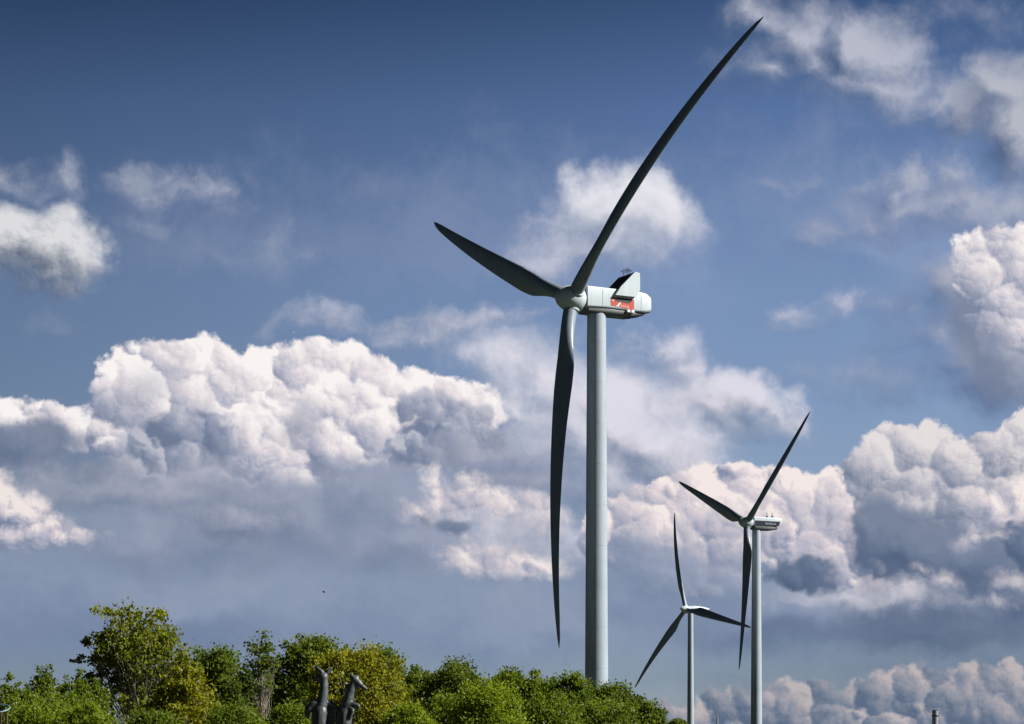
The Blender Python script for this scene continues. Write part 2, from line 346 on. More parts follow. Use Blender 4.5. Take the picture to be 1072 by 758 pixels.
# broken cloud over the rest of the sky, away from the view
nn = g.noise(D, 2.6, 7, 0.55, dims='3D')
cl = g.m('MULTIPLY', g.mr(nn, 0.55, 0.66), g.mr(dy, 0.90, 0.80))
rest = g.mix(g.m('MULTIPLY', cl, 0.6), sky, g.ramp(nn, [(0.5, srad((228, 224, 226))), (0.75, srad((140, 148, 162)))]))
rest = g.mix(1.0, rest, g.comb(*REST), 'MULTIPLY')          # unseen sky, dimmed and tinted blue to weaken the fill light
rest = g.mix(g.mr(dz, 0.0, -0.02), rest, srad((46, 56, 66)))
inside = g.m('MULTIPLY', g.m('GREATER_THAN', dy, 0.5), g.m('COMPARE', V, 350.0, 500.0))
inside = g.m('MULTIPLY', inside, g.m('COMPARE', U, 540.0, 760.0))
n = NT.nodes.new('ShaderNodeMixShader'); NT.links.new(inside, n.inputs[0])
NT.links.new(finish(rest), n.inputs[1]); NT.links.new(view, n.inputs[2])
wo = NT.nodes.new('ShaderNodeOutputWorld'); NT.links.new(n.outputs[0], wo.inputs[0])
world.cycles.sampling_method = 'MANUAL'; world.cycles.sample_map_resolution = 256

# ------------------------------------------------------------------ helpers
rnd = random.Random(7)
C = sc.collection

def at(u, v, Y):
    return Vector(((u - UC) / FPX * Y, Y, EYE + (VH - v) / FPX * Y))

def tag(o, label=None, cat=None, group=None, kind=None):
    if label: o['label'] = label
    if cat: o['category'] = cat
    if group: o['group'] = group
    if kind: o['kind'] = kind
    return o

def empty(name, loc):
    o = bpy.data.objects.new(name, None); C.objects.link(o); o.location = loc
    o.empty_display_size = 0.5
    return o

class MB:
    def __init__(s): s.v = []; s.f = []
    def ring_loft(s, rings, cap=True, closed=True):
        """join rings of equal length; a ring is a list of points"""
        b = len(s.v); n = len(rings[0])
        for r in rings: s.v += [tuple(p) for p in r]
        for i in range(len(rings) - 1):
            for j in range(n):
                a, c = b + i * n + j, b + i * n + (j + 1) % n
                s.f.append((a, c, c + n, a + n))
        if cap:
            s.f.append(tuple(b + j for j in range(n))[::-1])
            e = b + (len(rings) - 1) * n
            s.f.append(tuple(e + j for j in range(n)))
        return s
    def tube(s, pts, rad, n=10, cap=True):
        pts = [Vector(p) for p in pts]; rings = []
        up = Vector((0, 0, 1))
        t0 = (pts[-1] - pts[0]).normalized()
        if abs(t0.z) > 0.9: up = Vector((1, 0, 0))
        for i, p in enumerate(pts):
            t = (pts[min(i + 1, len(pts) - 1)] - pts[max(i - 1, 0)]).normalized()
            x = t.cross(up).normalized(); y = x.cross(t)
            r = rad[i] if isinstance(rad, (list, tuple)) else rad
            rings.append([p + x * (r * math.cos(2 * math.pi * k / n)) - y * (r * math.sin(2 * math.pi * k / n)) for k in range(n)])
        return s.ring_loft(rings, cap)
    def box(s, o, ex, ey, ez):
        """box about centre o with half-axis vectors"""
        b = len(s.v)
        for i in (-1, 1):
            for j in (-1, 1):
                for k in (-1, 1): s.v.append(tuple(o + ex * i + ey * j + ez * k))
        for q in ((0, 1, 3, 2), (4, 6, 7, 5), (0, 4, 5, 1), (2, 3, 7, 6), (0, 2, 6, 4), (1, 5, 7, 3)): s.f.append(tuple(b + i for i in q))
        return s
    def prism(s, poly, d):
        n = len(poly); b = len(s.v)
        s.v += [tuple(p) for p in poly] + [tuple(Vector(p) + d) for p in poly]
        s.f.append(tuple(b + j for j in range(n))[::-1]); s.f.append(tuple(b + n + j for j in range(n)))
        for j in range(n): s.f.append((b + j, b + (j + 1) % n, b + n + (j + 1) % n, b + n + j))
        return s
    def ball(s, c, rx, n=16, m=10, axes=None):
        ax = axes or (Vector((rx[0], 0, 0)), Vector((0, rx[1], 0)), Vector((0, 0, rx[2])))
        rings = []
        for i in range(m + 1):
            th = math.pi * min(max(i / m, 0.004), 0.996)
            rings.append([c + ax[0] * (math.sin(th) * math.cos(2 * math.pi * k / n)) + ax[1] * (math.sin(th) * math.sin(2 * math.pi * k / n)) + ax[2] * math.cos(th) for k in range(n)])
        return s.ring_loft(rings)
    def build(s, name, mat, parent=None, loc=None, smooth=True, sharp=40):
        me = bpy.data.meshes.new(name); org = parent.location if parent is not None and loc is None else (loc or Vector((0, 0, 0)))
        org = Vector(org)
        me.from_pydata([tuple(Vector(p) - org) for p in s.v], [], s.f); me.validate(); me.update()
        bm = bmesh.new(); bm.from_mesh(me); bmesh.ops.recalc_face_normals(bm, faces=bm.faces); bm.to_mesh(me); bm.free()
        if smooth:
            me.polygons.foreach_set('use_smooth', [True] * len(me.polygons))
            me.set_sharp_from_angle(angle=R(sharp))
        me.materials.append(mat)
        o = bpy.data.objects.new(name, me); C.objects.link(o)
        if parent is not None: o.parent = parent
        else: o.location = org
        return o

def sub(o, parent, top):
    """hang o (built in top's frame) under a part of top"""
    o.parent = parent; o.location = -parent.location if parent.parent is not None else o.location
    return o

# ------------------------------------------------------------------ materials
def mat(name, col, rough=0.5, metal=0.0, var=0.0, scale=1.0, bump=0.0, spec=0.5):
    m = bpy.data.materials.new(name); m.use_nodes = True
    q = G(m.node_tree); b = m.node_tree.nodes['Principled BSDF']
    b.inputs['Roughness'].default_value = rough; b.inputs['Metallic'].default_value = metal
    b.inputs['Specular IOR Level'].default_value = spec
    t = m.node_tree.nodes.new('ShaderNodeTexCoord').outputs['Object']
    n = q.noise(t, scale, 6, 0.6, dims='3D')
    lo = tuple(x * (1 - var) for x in col); hi = tuple(min(1, x * (1 + var * 0.6)) for x in col)
    q.put(b.inputs['Base Color'], q.ramp(n, [(0.3, lo), (0.65, hi)]))
    if bump:
        bp = m.node_tree.nodes.new('ShaderNodeBump'); bp.inputs['Strength'].default_value = bump
        q.put(bp.inputs['Height'], n); q.put(b.inputs['Normal'], bp.outputs[0])
    return m

def painted(name, col, streak=0.12):
    """gel-coated steel or glass fibre with faint rain streaks"""
    m = bpy.data.materials.new(name); m.use_nodes = True
    q = G(m.node_tree); b = m.node_tree.nodes['Principled BSDF']
    b.inputs['Roughness'].default_value = 0.38; b.inputs['Specular IOR Level'].default_value = 0.4
    t = m.node_tree.nodes.new('ShaderNodeTexCoord').outputs['Object']
    n = q.noise(q.v('MULTIPLY', t, (1.6, 1.6, 0.08)), 1.0, 6, 0.6, dims='3D')
    n2 = q.noise(t, 0.35, 4, 0.5, dims='3D')
    f = q.m('ADD', q.m('MULTIPLY', n, 0.6), q.m('MULTIPLY', n2, 0.4))
    q.put(b.inputs['Base Color'], q.ramp(f, [(0.35, tuple(x * (1 - streak) for x in col)), (0.55, col)]))
    return m

def leaf_mat(name, cols, trans=0.55):
    m = bpy.data.materials.new(name); m.use_nodes = True
    nt = m.node_tree; nt.nodes.clear(); q = G(nt)
    geo = nt.nodes.new('ShaderNodeNewGeometry')
    t = nt.nodes.new('ShaderNodeTexCoord').outputs['Object']
    n = q.noise(t, 0.55, 3, 0.5, dims='3D')
    f = q.m('MULTIPLY_ADD', geo.outputs['Random Per Island'], 0.42, q.m('MULTIPLY_ADD', n, 1.4, -0.38), clamp=True)
    k = len(cols) - 1
    c = q.ramp(f, [(i / k, x) for i, x in enumerate(cols)])
    d = nt.nodes.new('ShaderNodeBsdfDiffuse'); tr = nt.nodes.new('ShaderNodeBsdfTranslucent'); gl = nt.nodes.new('ShaderNodeBsdfGlossy')
    gl.inputs['Roughness'].default_value = 0.45; gl.inputs['Color'].default_value = (0.5, 0.5, 0.5, 1)
    q.put(d.inputs['Color'], c); q.put(tr.inputs['Color'], q.mix(1.0, c, (1.25, 1.2, 0.6), 'MULTIPLY'))
    m1 = nt.nodes.new('ShaderNodeMixShader'); m1.inputs[0].default_value = trans
    nt.links.new(d.outputs[0], m1.inputs[1]); nt.links.new(tr.outputs[0], m1.inputs[2])
    m2 = nt.nodes.new('ShaderNodeMixShader'); m2.inputs[0].default_value = 0.02
    nt.links.new(m1.outputs[0], m2.inputs[1]); nt.links.new(gl.outputs[0], m2.inputs[2])
    o = nt.nodes.new('ShaderNodeOutputMaterial'); nt.links.new(m2.outputs[0], o.inputs[0])
    return m

M = dict(
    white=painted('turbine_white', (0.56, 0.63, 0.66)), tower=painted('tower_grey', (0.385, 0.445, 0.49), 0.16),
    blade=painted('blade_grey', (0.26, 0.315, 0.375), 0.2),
    weld=mat('weld_grey', (0.345, 0.395, 0.43), 0.5, 0, 0.2, 2),
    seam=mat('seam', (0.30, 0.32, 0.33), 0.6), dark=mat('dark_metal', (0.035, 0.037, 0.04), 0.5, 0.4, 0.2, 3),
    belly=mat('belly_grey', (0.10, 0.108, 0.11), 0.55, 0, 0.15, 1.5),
    red=mat('orange_red_paint', (0.52, 0.050, 0.012), 0.45, 0, 0.1, 2), letter=mat('lettering_white', (0.80, 0.80, 0.78), 0.45),
    navy=mat('navy_paint', (0.010, 0.013, 0.038), 0.4, 0, 0.1, 1), pale=mat('lettering_grey', (0.22, 0.235, 0.27), 0.5),
    bronze=mat('bronze_patina', (0.078, 0.092, 0.092), 0.46, 0.1, 0.6, 9, 0.6), stone=mat('plinth_stone', (0.28, 0.27, 0.25), 0.8, 0, 0.2, 5, 0.2),
    steel=mat('stack_steel', (0.36, 0.38, 0.40), 0.35, 0.25, 0.15, 3), hoop=mat('hoop_blue', (0.22, 0.32, 0.44), 0.5),
    rust=mat('post_brown', (0.085, 0.04, 0.025), 0.75, 0, 0.3, 8), bird=mat('bird_feathers', (0.05, 0.048, 0.045), 0.8),
    bark=mat('bark_grey', (0.16, 0.145, 0.115), 0.9, 0, 0.4, 6, 0.4), barkpale=mat('bark_pale', (0.42, 0.37, 0.30), 0.85, 0, 0.4, 6, 0.3),
    olive=leaf_mat('leaves_olive', [(0.079, 0.103, 0.018), (0.169, 0.203, 0.022), (0.324, 0.348, 0.034)]),
    yellow=leaf_mat('leaves_yellow', [(0.131, 0.149, 0.021), (0.240, 0.254, 0.022), (0.420, 0.403, 0.034)]),
    green=leaf_mat('leaves_green', [(0.070, 0.114, 0.021), (0.138, 0.203, 0.022), (0.246, 0.318, 0.034)]),
    darkg=leaf_mat('leaves_dark', [(0.061, 0.096, 0.021), (0.117, 0.169, 0.022), (0.210, 0.270, 0.034)]),
    light=leaf_mat('leaves_light', [(0.114, 0.175, 0.021), (0.203, 0.280, 0.022), (0.336, 0.408, 0.037)]),
)

# ------------------------------------------------------------------ ground
gm = bpy.data.materials.new('meadow'); gm.use_nodes = True
q = G(gm.node_tree); gb = gm.node_tree.nodes['Principled BSDF']; gb.inputs['Roughness'].default_value = 0.95
gt_ = gm.node_tree.nodes.new('ShaderNodeTexCoord').outputs['Object']
q.put(gb.inputs['Base Color'], q.ramp(q.noise(gt_, 0.05, 8, 0.6, dims='3D'), [(0.3, (0.020, 0.028, 0.014)), (0.7, (0.042, 0.052, 0.024))]))
gr = MB(); gr.v = [(-20000, -8000, 0), (20000, -8000, 0), (20000, 30000, 0), (-20000, 30000, 0)]; gr.f = [(0, 1, 2, 3)]
tag(gr.build('ground', gm, smooth=False), kind='structure')

# ------------------------------------------------------------------ wind turbines
def airfoil(n=9):
    """closed outline, x 0 (nose) to 1 (tail), y of unit thickness"""
    xs = [0.5 - 0.5 * math.cos(math.pi * i / n) for i in range(n + 1)]
    yt = lambda x: 5 * (0.2969 * math.sqrt(x) - 0.126 * x - 0.3516 * x * x + 0.2843 * x ** 3 - 0.1036 * x ** 4)
    return [(x, yt(x)) for x in xs] + [(x, -yt(x) * 0.75) for x in xs[-2:0:-1]]
FOIL = airfoil()

def lerp_tab(tab, s):
    for (a, x), (b, y) in zip(tab, tab[1:]):
        if s <= b: return x + (y - x) * (s - a) / (b - a)
    return tab[-1][1]

def blade_mesh(H, d, e, a, L, D, bow, chord, twist, root_r, sc_):
    mb = MB(); rings = []
    N = 44
    for i in range(N + 1):
        s = (i / N) ** 1.15
        s = 0.030 + 0.970 * s
        w = bow * (s - s * s) - D * s * s
        ctr = H + d * (L * s) + a * (L * w)
        c = lerp_tab(chord, s) * sc_
        k = min(max((s - 0.045) / 0.19, 0), 1); k = k * k * (3 - 2 * k)      # round root -> airfoil
        th = lerp_tab([(0, 1.0), (0.1, 0.55), (0.2, 0.34), (0.4, 0.25), (0.7, 0.19), (1, 0.16)], s)
        be = R(lerp_tab(twist, s))
        le = e * math.cos(be) + a * math.sin(be); nn = a * math.cos(be) - e * math.sin(be)
        ring = []
        for j, (x, y) in enumerate(FOIL):
            ang = math.pi * 2 * j / len(FOIL)
            px, py = (0.30 - x) * c, y * c * th
            cx, cy = root_r * math.cos(ang), root_r * math.sin(ang)
            ring.append(ctr + le * (cx + (px - cx) * k) + nn * (cy + (py - cy) * k))
        rings.append(ring)
    return mb.ring_loft(rings)

def rrect(c, ey, ez, hw, h0, h1, r, n=4):
    """rounded rectangle ring in the plane of ey, ez"""
    pts = []
    r = min(r, hw * 0.98, (h1 - h0) * 0.49)
    for (sx, sz, a0) in ((1, 1, 0), (-1, 1, 90), (-1, 0, 180), (1, 0, 270)):
        cx = sx * (hw - r); cz = (h1 - r) if sz else (h0 + r)
        for i in range(n + 1):
            t = R(a0 + 90 * i / n)
            pts.append(c + ey * (cx + r * math.cos(t)) + ez * (cz + r * math.sin(t)))
    return pts

Z = Vector((0, 0, 1))
CHORD = [(0, 2.3), (0.04, 2.3), (0.10, 2.8), (0.20, 3.85), (0.27, 3.95), (0.40, 3.45), (0.60, 2.65), (0.80, 1.8), (0.92, 1.25), (0.975, 0.75), (1.0, 0.14)]
TWIST = [(0, 17), (0.2, 14), (0.4, 8), (0.7, 3), (1, 0)]

def turbine(hub_px, Y, yaw, tilt, az, L, D, bow, label, t_off, r_top, r_base, style, chord=CHORD, msc=1.0):
    H = at(hub_px[0], hub_px[1], Y)
    a = Vector((-math.cos(yaw) * math.cos(tilt), -math.sin(yaw) * math.cos(tilt), math.sin(tilt)))   # upwind
    u = Vector((math.sin(yaw), -math.cos(yaw), 0.0))                                                  # side towards the viewer
    v = a.cross(u); v = v if v.z > 0 else -v
    back = Vector((math.cos(yaw), math.sin(yaw), 0.0))
    base = Vector((H.x, H.y, 0)) + back * t_off
    T = empty('wind_turbine', base)
    tag(T, label, 'wind turbine', 'white three-bladed wind turbines')
    S = lambda b, w, h: H + back * b + u * w + Z * h
    # tower
    ztop = H.z - style['drop'] + 0.15
    tw = MB(); tw.tube([base + Z * (ztop * i / 12) for i in range(13)], [r_base + (r_top - r_base) * i / 12 for i in range(13)], 48)
    tower = tw.build('tower', M['tower'], T)
    for zf in style['seams']:
        rr = r_base + (r_top - r_base) * zf / ztop
        f = MB(); f.tube([base + Z * (zf - 0.05), base + Z * (zf + 0.05)], rr + 0.012, 48)
        sub(f.build('flange_ring', M['weld'], T), tower, T)
    # rotor
    hr = style['hub_r']
    hb = MB(); rings = []
    for (p, r) in style['spinner']:
        rings.append([H + a * p + (u * math.cos(2 * math.pi * k / 32) + v * math.sin(2 * math.pi * k / 32)) * r for k in range(32)])
    hb.ring_loft(rings)
    for k in range(3):
        p = az - k * 2 * math.pi / 3
        d = u * math.sin(p) + v * math.cos(p)
        hb.tube([H + d * (hr * 0.3), H + d * (hr * 0.95), H + d * (L * 0.036)], [style['root'] * 1.16, style['root'] * 1.12, style['root'] * 1.07], 28)
    hb.build('hub', M['white'], T, sharp=35)
    for k in range(3):
        p = az - k * 2 * math.pi / 3
        d = u * math.sin(p) + v * math.cos(p); e = u * math.cos(p) - v * math.sin(p)
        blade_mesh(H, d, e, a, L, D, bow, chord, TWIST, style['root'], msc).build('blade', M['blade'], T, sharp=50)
    # nacelle
    nc = MB(); nc.ring_loft([rrect(S(b, 0, 0), u, Z, hw, h0, h1, r) for (b, hw, h0, h1, r) in style['shell']])
    nac = nc.build('nacelle', M['white'], T, sharp=32)
    if 'belly' in style:
        bl = MB(); bl.ring_loft([rrect(S(b, 0, 0), u, Z, hw, h0, h1, r) for (b, hw, h0, h1, r) in style['belly']])
        sub(bl.build('belly_cover', M['belly'], T, sharp=32), nac, T)
    style['extra'](T, nac, S, u, back)
    return T

def extras_large(T, nac, S, u, back):
    poly = [(6.6, 0.9), (7.6, 2.35), (10.25, 4.95), (11.15, 4.85), (11.2, 2.25), (10.5, 0.95)]
    for sgn in (1, -1):
        m = MB(); m.prism([S(b, sgn * 1.96, h) for b, h in poly], u * (0.55 if sgn > 0 else -0.28))
        sub(m.build('cooler_side_panel', M['white'], T, smooth=False), nac, T)
    rd = MB(); rd.prism([S(7.22, -2.3, 2.0), S(10.17, -2.3, 4.9), S(10.6, -2.3, 4.9), S(8.2, -2.3, 2.0)], u * 4.24)
    sub(rd.build('radiator', M['dark'], T, smooth=False), nac, T)
    for w in (-1.2, 0.1, 1.3):
        b = MB(); b.tube([S(7.6, w, 2.05), S(7.95, w, 2.45), S(9.9, w, 4.55)], 0.07, 8)
        sub(b.build('radiator_strut', M['white'], T), nac, T)
    for (b_, w, h) in ((10.0, -0.5, 0.9), (10.2, 0.2, 1.1), (10.15, 0.9, 0.8)):
        an = MB(); an.tube([S(b_, w, 4.35), S(b_, w, 5.0 + h)], 0.05, 8)
        an.tube([S(b_ - 0.35, w, 4.75 + h * 0.75), S(b_ + 0.35, w, 4.75 + h * 0.75)], 0.035, 6)
        an.ball(S(b_ - 0.35, w, 4.85 + h * 0.75), (0.11, 0.11, 0.13), 8, 6); an.ball(S(b_ + 0.35, w, 4.85 + h * 0.75), (0.11, 0.11, 0.13), 8, 6)
        sub(an.build('weather_mast', M['dark'], T), nac, T)
    # orange red sign panel under the cooler wing, with worn white marks
    W0 = 1.935
    sg = MB(); sg.prism([S(b, W0 - 0.1, h) for b, h in ((6.05, -0.75), (6.0, 0.1), (6.5, 0.62), (10.4, 0.62), (10.4, -1.0))], u * 0.115)
    sign = sub(sg.build('sign_panel', M['red'], T, smooth=False), nac, T)
    W1 = W0 + 0.016
    for poly in ([(7.0, -0.78), (7.75, -0.05), (7.95, -0.05), (7.45, -0.8)], [(6.85, 0.6), (7.35, 0.1), (7.45, 0.2), (7.05, 0.6)],
                 [(6.3, 0.2), (6.5, 0.2), (6.62, 0.0), (6.42, 0.0)]):
        mk = MB(); mk.prism([S(b, W1, h) for b, h in poly], u * 0.012)
        sub(mk.build('sign_mark', M['letter'], T, smooth=False), nac, T)
    for i, b in enumerate((7.95, 8.3, 8.62, 9.0, 9.3)):
        mk = MB(); mk.prism([S(b, W1, -0.82), S(b + 0.07, W1, -0.82), S(b + 0.07, W1, -0.42 - 0.06 * (i % 2)), S(b, W1, -0.42 - 0.06 * (i % 2))], u * 0.012)
        sub(mk.build('sign_lettering', M['letter'], T, smooth=False), nac, T)
    vt = MB(); vt.prism([S(b, W1 + 0.001, h) for b, h in ((6.75, 0.12), (7.1, 0.62), (10.1, 0.62), (9.9, 0.2), (9.4, -0.1), (7.6, -0.05))], u * 0.014)  # dark sheet: a vent, drawn large to stand in for the fin's shadow
    sub(vt.build('vent_shade', M['dark'], T, smooth=False), nac, T)
    for b in (9.35, 10.15):
        bx = MB(); bx.box(S(b, 1.85, -1.28), back * 0.24, u * 0.22, Z * 0.2)
        sub(bx.build('lamp_box', M['letter'], T, smooth=False), nac, T)
    for b in (4.5, 11.75):                                   # joints between shell sections
        j = MB(); j.prism([S(b, 1.92, -1.1), S(b + 0.05, 1.92, -1.1), S(b + 0.05, 1.92, 1.6), S(b, 1.92, 1.6)], u * 0.016)
        sub(j.build('shell_joint', M['seam'], T, smooth=False), nac, T)
    hat = MB(); hat.box(S(3.3, 0.6, 2.13), back * 0.28, u * 0.3, Z * 0.12)
    sub(hat.build('roof_hatch', M['belly'], T, smooth=False), nac, T)
    hk = MB(); hk.box(S(10.2, 0.4, -2.0), back * 0.35, u * 0.4, Z * 0.16)
    sub(hk.build('crane_hatch', M['dark'], T, smooth=False), nac, T)

LARGE = dict(drop=2.0, hub_r=2.0, root=1.12, seams=(24.5, 31.0, 37.5, 44.0, 50.5, 57.0, 63.5, 70.0, 76.5),
    spinner=[(3.0, 0.12), (2.92, 0.5), (2.65, 0.95), (2.2, 1.4), (1.5, 1.8), (0.6, 2.05), (-0.4, 2.1), (-1.2, 2.0), (-1.6, 1.75)],
    shell=[(1.75, 1.5, -1.6, 1.75, 0.6), (1.8, 1.86, -1.35, 2.05, 0.35), (5.0, 1.92, -1.2, 2.05, 0.32), (11.8, 1.92, -1.2, 2.05, 0.32), (13.0, 1.86, -1.15, 1.95, 0.5), (13.9, 1.6, -1.0, 1.6, 0.7), (14.2, 1.1, -0.6, 1.1, 0.7)],
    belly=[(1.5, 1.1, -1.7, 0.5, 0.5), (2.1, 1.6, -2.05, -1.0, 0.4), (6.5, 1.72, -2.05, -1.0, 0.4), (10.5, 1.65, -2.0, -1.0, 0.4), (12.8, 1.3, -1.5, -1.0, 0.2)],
    extra=extras_large)

def extras_banded(T, nac, S, u, back):
    bd = MB(); bd.prism([S(b, 1.62, h) for b, h in ((1.9, -0.85), (1.9, 0.55), (10.55, 0.55), (9.75, -0.85))], u * 0.05)
    band = sub(bd.build('navy_band', M['navy'], T, smooth=False), nac, T)
    lt = MB(); x = 5.3
    for k, wd in enumerate((0.42, 0.3, 0.16, 0.42, 0.3, 0.36, 0.16, 0.4)):
        hgt = 0.34 if k % 3 == 0 else 0.2
        lt.prism([S(b, 1.675, h) for b, h in ((x, -0.5), (x, -0.2 + hgt), (x + wd, -0.2 + hgt), (x + wd, -0.5))], u * 0.03); x += wd + 0.15
    sub(lt.build('grey_lettering', M['pale'], T, smooth=False), nac, T)
    for b_ in (6.6, 8.4):
        an = MB(); an.tube([S(b_, 0.3, 1.4), S(b_, 0.3, 3.2)], 0.09, 8); an.box(S(b_, 0.3, 2.0), back * 0.3, u * 0.2, Z * 0.22)
        sub(an.build('weather_mast', M['dark'], T), nac, T)

BANDED = dict(drop=1.9, hub_r=1.7, root=0.95, seams=(24.0, 52.0),
    spinner=[(2.9, 0.1), (2.7, 0.5), (2.2, 1.0), (1.4, 1.5), (0.4, 1.75), (-0.6, 1.75), (-1.4, 1.5)],
    shell=[(1.5, 1.2, -1.0, 1.3, 0.5), (1.7, 1.6, -1.1, 1.75, 0.4), (6.0, 1.62, -1.1, 1.75, 0.4), (10.3, 1.62, -0.6, 1.7, 0.4), (11.0, 1.5, 0.1, 1.6, 0.4)],
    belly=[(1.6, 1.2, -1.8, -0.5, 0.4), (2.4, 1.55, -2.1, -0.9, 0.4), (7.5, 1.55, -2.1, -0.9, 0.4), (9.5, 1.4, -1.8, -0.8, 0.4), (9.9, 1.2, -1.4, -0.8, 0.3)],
    extra=extras_banded)

def extras_slim(T, nac, S, u, back):
    rl = MB(); 
    for b in (6.5, 8.6): rl.tube([S(b, 0.5, 1.5), S(b, 0.5, 2.4)], 0.09, 8)
    rl.tube([S(6.3, 0.5, 2.4), S(8.8, 0.5, 2.4)], 0.12, 8)
    sub(rl.build('roof_rail', M['belly'], T), nac, T)
SLIM = dict(drop=1.7, hub_r=1.5, root=0.9, seams=(28.0, 60.0),
    spinner=[(3.0, 0.1), (2.8, 0.45), (2.2, 0.9), (1.4, 1.3), (0.4, 1.55), (-0.6, 1.6), (-1.6, 1.5)],
    shell=[(1.2, 1.2, -1.1, 1.3, 1.0), (2.0, 1.6, -1.6, 1.6, 1.2), (5.5, 1.75, -1.75, 1.75, 1.2), (8.5, 1.5, -1.1, 1.6, 1.0), (11.0, 1.0, -0.2, 1.3, 0.7), (12.6, 0.6, 0.3, 1.1, 0.35)],
    extra=extras_slim)

turbine((599, 313), 393.0, 0.52687, 0.11057, 0.94816, 0.142304 * 393 * 1.008, 0.0067, 0.140,
        'largest and nearest white wind turbine with orange marks on its nacelle', 4.55, 1.50, 1.98, LARGE)
turbine((782, 547), 736.0, 0.42314, 0.08911, 0.91306, 0.06124 * 736, -0.049, 0.02,
        'mid-distance wind turbine with a navy band along its nacelle', 3.2, 1.25, 1.9, BANDED, msc=0.95)
turbine((718, 638), 1064.0, 0.61745, 0.10085, -0.28551, 0.042464 * 1064, -0.0027, 0.13,
        'farthest smallest wind turbine with a slim plain white nacelle and one blade upright', 2.6, 1.15, 1.7, SLIM, msc=0.95)

# ------------------------------------------------------------------ stack and mast
def stack(u, vtop, Y, r):
    p = at(u, vtop, Y); b = Vector((p.x, Y, 0)); T = empty('metal_chimney', b)
    tag(T, 'round steel chimney top with a dark rim, far right', 'chimney')
    s = MB(); s.tube([b, b + Z * (p.z - 1.55 * r)], r, 24); s.build('flue', M['steel'], T)
    s = MB(); s.tube([b + Z * (p.z - 1.95 * r), b + Z * (p.z - 1.65 * r)], r * 1.22, 24); s.build('collar', M['dark'], T)
    s = MB(); s.tube([b + Z * (p.z - 1.65 * r), b + Z * (p.z - 0.25 * r)], r * 0.98, 24); s.build('cap', M['steel'], T)
    s = MB(); s.tube([b + Z * (p.z - 0.25 * r), b + Z * p.z], r * 0.85, 24); s.build('rim', M['dark'], T)
stack(979, 743.5, 420.0, 0.52)
p = at(751, 750, 600.0)
mm = MB(); mm.tube([Vector((p.x, p.y, 0)), Vector((p.x, p.y, p.z * 0.7)), p], [0.34, 0.28, 0.2], 10)
mm.tube([p, p + Z * 1.2], 0.06, 6)
tag(mm.build('antenna_mast', M['steel'], loc=Vector((p.x, p.y, 0))), 'thin grey mast low between the two far turbine towers', 'mast')

# ------------------------------------------------------------------ animal statues
SY = 42.0; SK = SY / FPX / 10.38                     # metres per modelling unit
def sp(x, y, dep=0): 
    q_ = at(305 + x / 10.38, 685 + y / 10.38, SY); return q_ + Vector((0, dep * SK, 0))
def figure(chains, name, parent, ball=()):
    mb = MB()
    for ch in chains:
        pts = [sp(*c[:3]) for c in ch]; rad = [c[3] * SK for c in ch]
        P2, R2 = [], []
        for i in range(len(pts) - 1):
            n = 6
            for j in range(n):
                t = j / n; p0, p1 = pts[max(i - 1, 0)], pts[i]; p2, p3 = pts[i + 1], pts[min(i + 2, len(pts) - 1)]
                P2.append(0.5 * ((2 * p1) + (p2 - p0) * t + (2 * p0 - 5 * p1 + 4 * p2 - p3) * t * t + (3 * p1 - p0 - 3 * p2 + p3) * t ** 3))
                R2.append(rad[i] + (rad[i + 1] - rad[i]) * (t * t * (3 - 2 * t)))
        P2.append(pts[-1]); R2.append(rad[-1])
        mb.tube(P2, R2, 14)
        mb.ball(P2[-1], (R2[-1],) * 3, 12, 8); mb.ball(P2[0], (R2[0],) * 3, 12, 8)
    for (x, y, d, rx, ry, rz) in ball: mb.ball(sp(x, y, d), (rx * SK, rz * SK, ry * SK), 16, 10)
    o = mb.build(name, M['bronze'], parent)
    r = o.modifiers.new('r', 'REMESH'); r.mode = 'VOXEL'; r.voxel_size = 0.011; r.use_smooth_shade = True
    s_ = o.modifiers.new('s', 'SMOOTH'); s_.factor = 0.5; s_.iterations = 2
    dg = bpy.context.evaluated_depsgraph_get(); me = bpy.data.meshes.new_from_object(o.evaluated_get(dg))
    o.modifiers.clear(); o.data = me
    return o
pz = sp(0, 1560).z
pl = MB(); c0 = sp(400, 0, 40); 
pl.box(Vector((c0.x, c0.y, pz / 2)), Vector((0.75, 0, 0)), Vector((0, 0.55, 0)), Vector((0, 0, pz / 2)))
tag(pl.build('plinth', M['stone'], loc=Vector((c0.x, c0.y, 0)), smooth=False), 'stone plinth under the two bronze animal statues', 'plinth')
T = empty('animal_statue', Vector((sp(320, 0).x, SY, pz)))
tag(T, 'left bronze statue of an upright animal with two ears spread in a V', 'statue')
figure([[(325, 1060, 0, 100), (300, 1300, -10, 62), (295, 1540, -10, 50)], [(345, 1060, 0, 90), (370, 1300, 10, 60), (375, 1540, 10, 50)],
        [(322, 555, 0, 66), (312, 640, 0, 88), (305, 780, 0, 90), (325, 1060, 0, 108)],
        [(326, 560, 0, 68), (342, 470, 0, 58), (352, 380, 0, 50), (352, 290, 0, 46), (345, 250, 0, 46)],
        [(345, 250, 0, 54), (300, 258, 18, 44), (248, 270, 30, 22)],
        [(360, 236, 0, 24), (325, 190, 0, 27), (290, 155, 0, 21), (250, 122, 0, 7)], [(370, 230, 10, 20), (398, 186, 10, 24), (420, 162, 10, 18), (446, 140, 10, 7)],
        [(325, 545, 0, 46), (255, 540, -8, 50), (195, 588, -12, 45), (170, 640, -14, 33), (188, 688, -20, 18)],
        [(345, 545, 10, 44), (415, 530, 10, 34), (462, 560, 6, 28), (515, 608, 0, 18)]], 'statue_body', T)
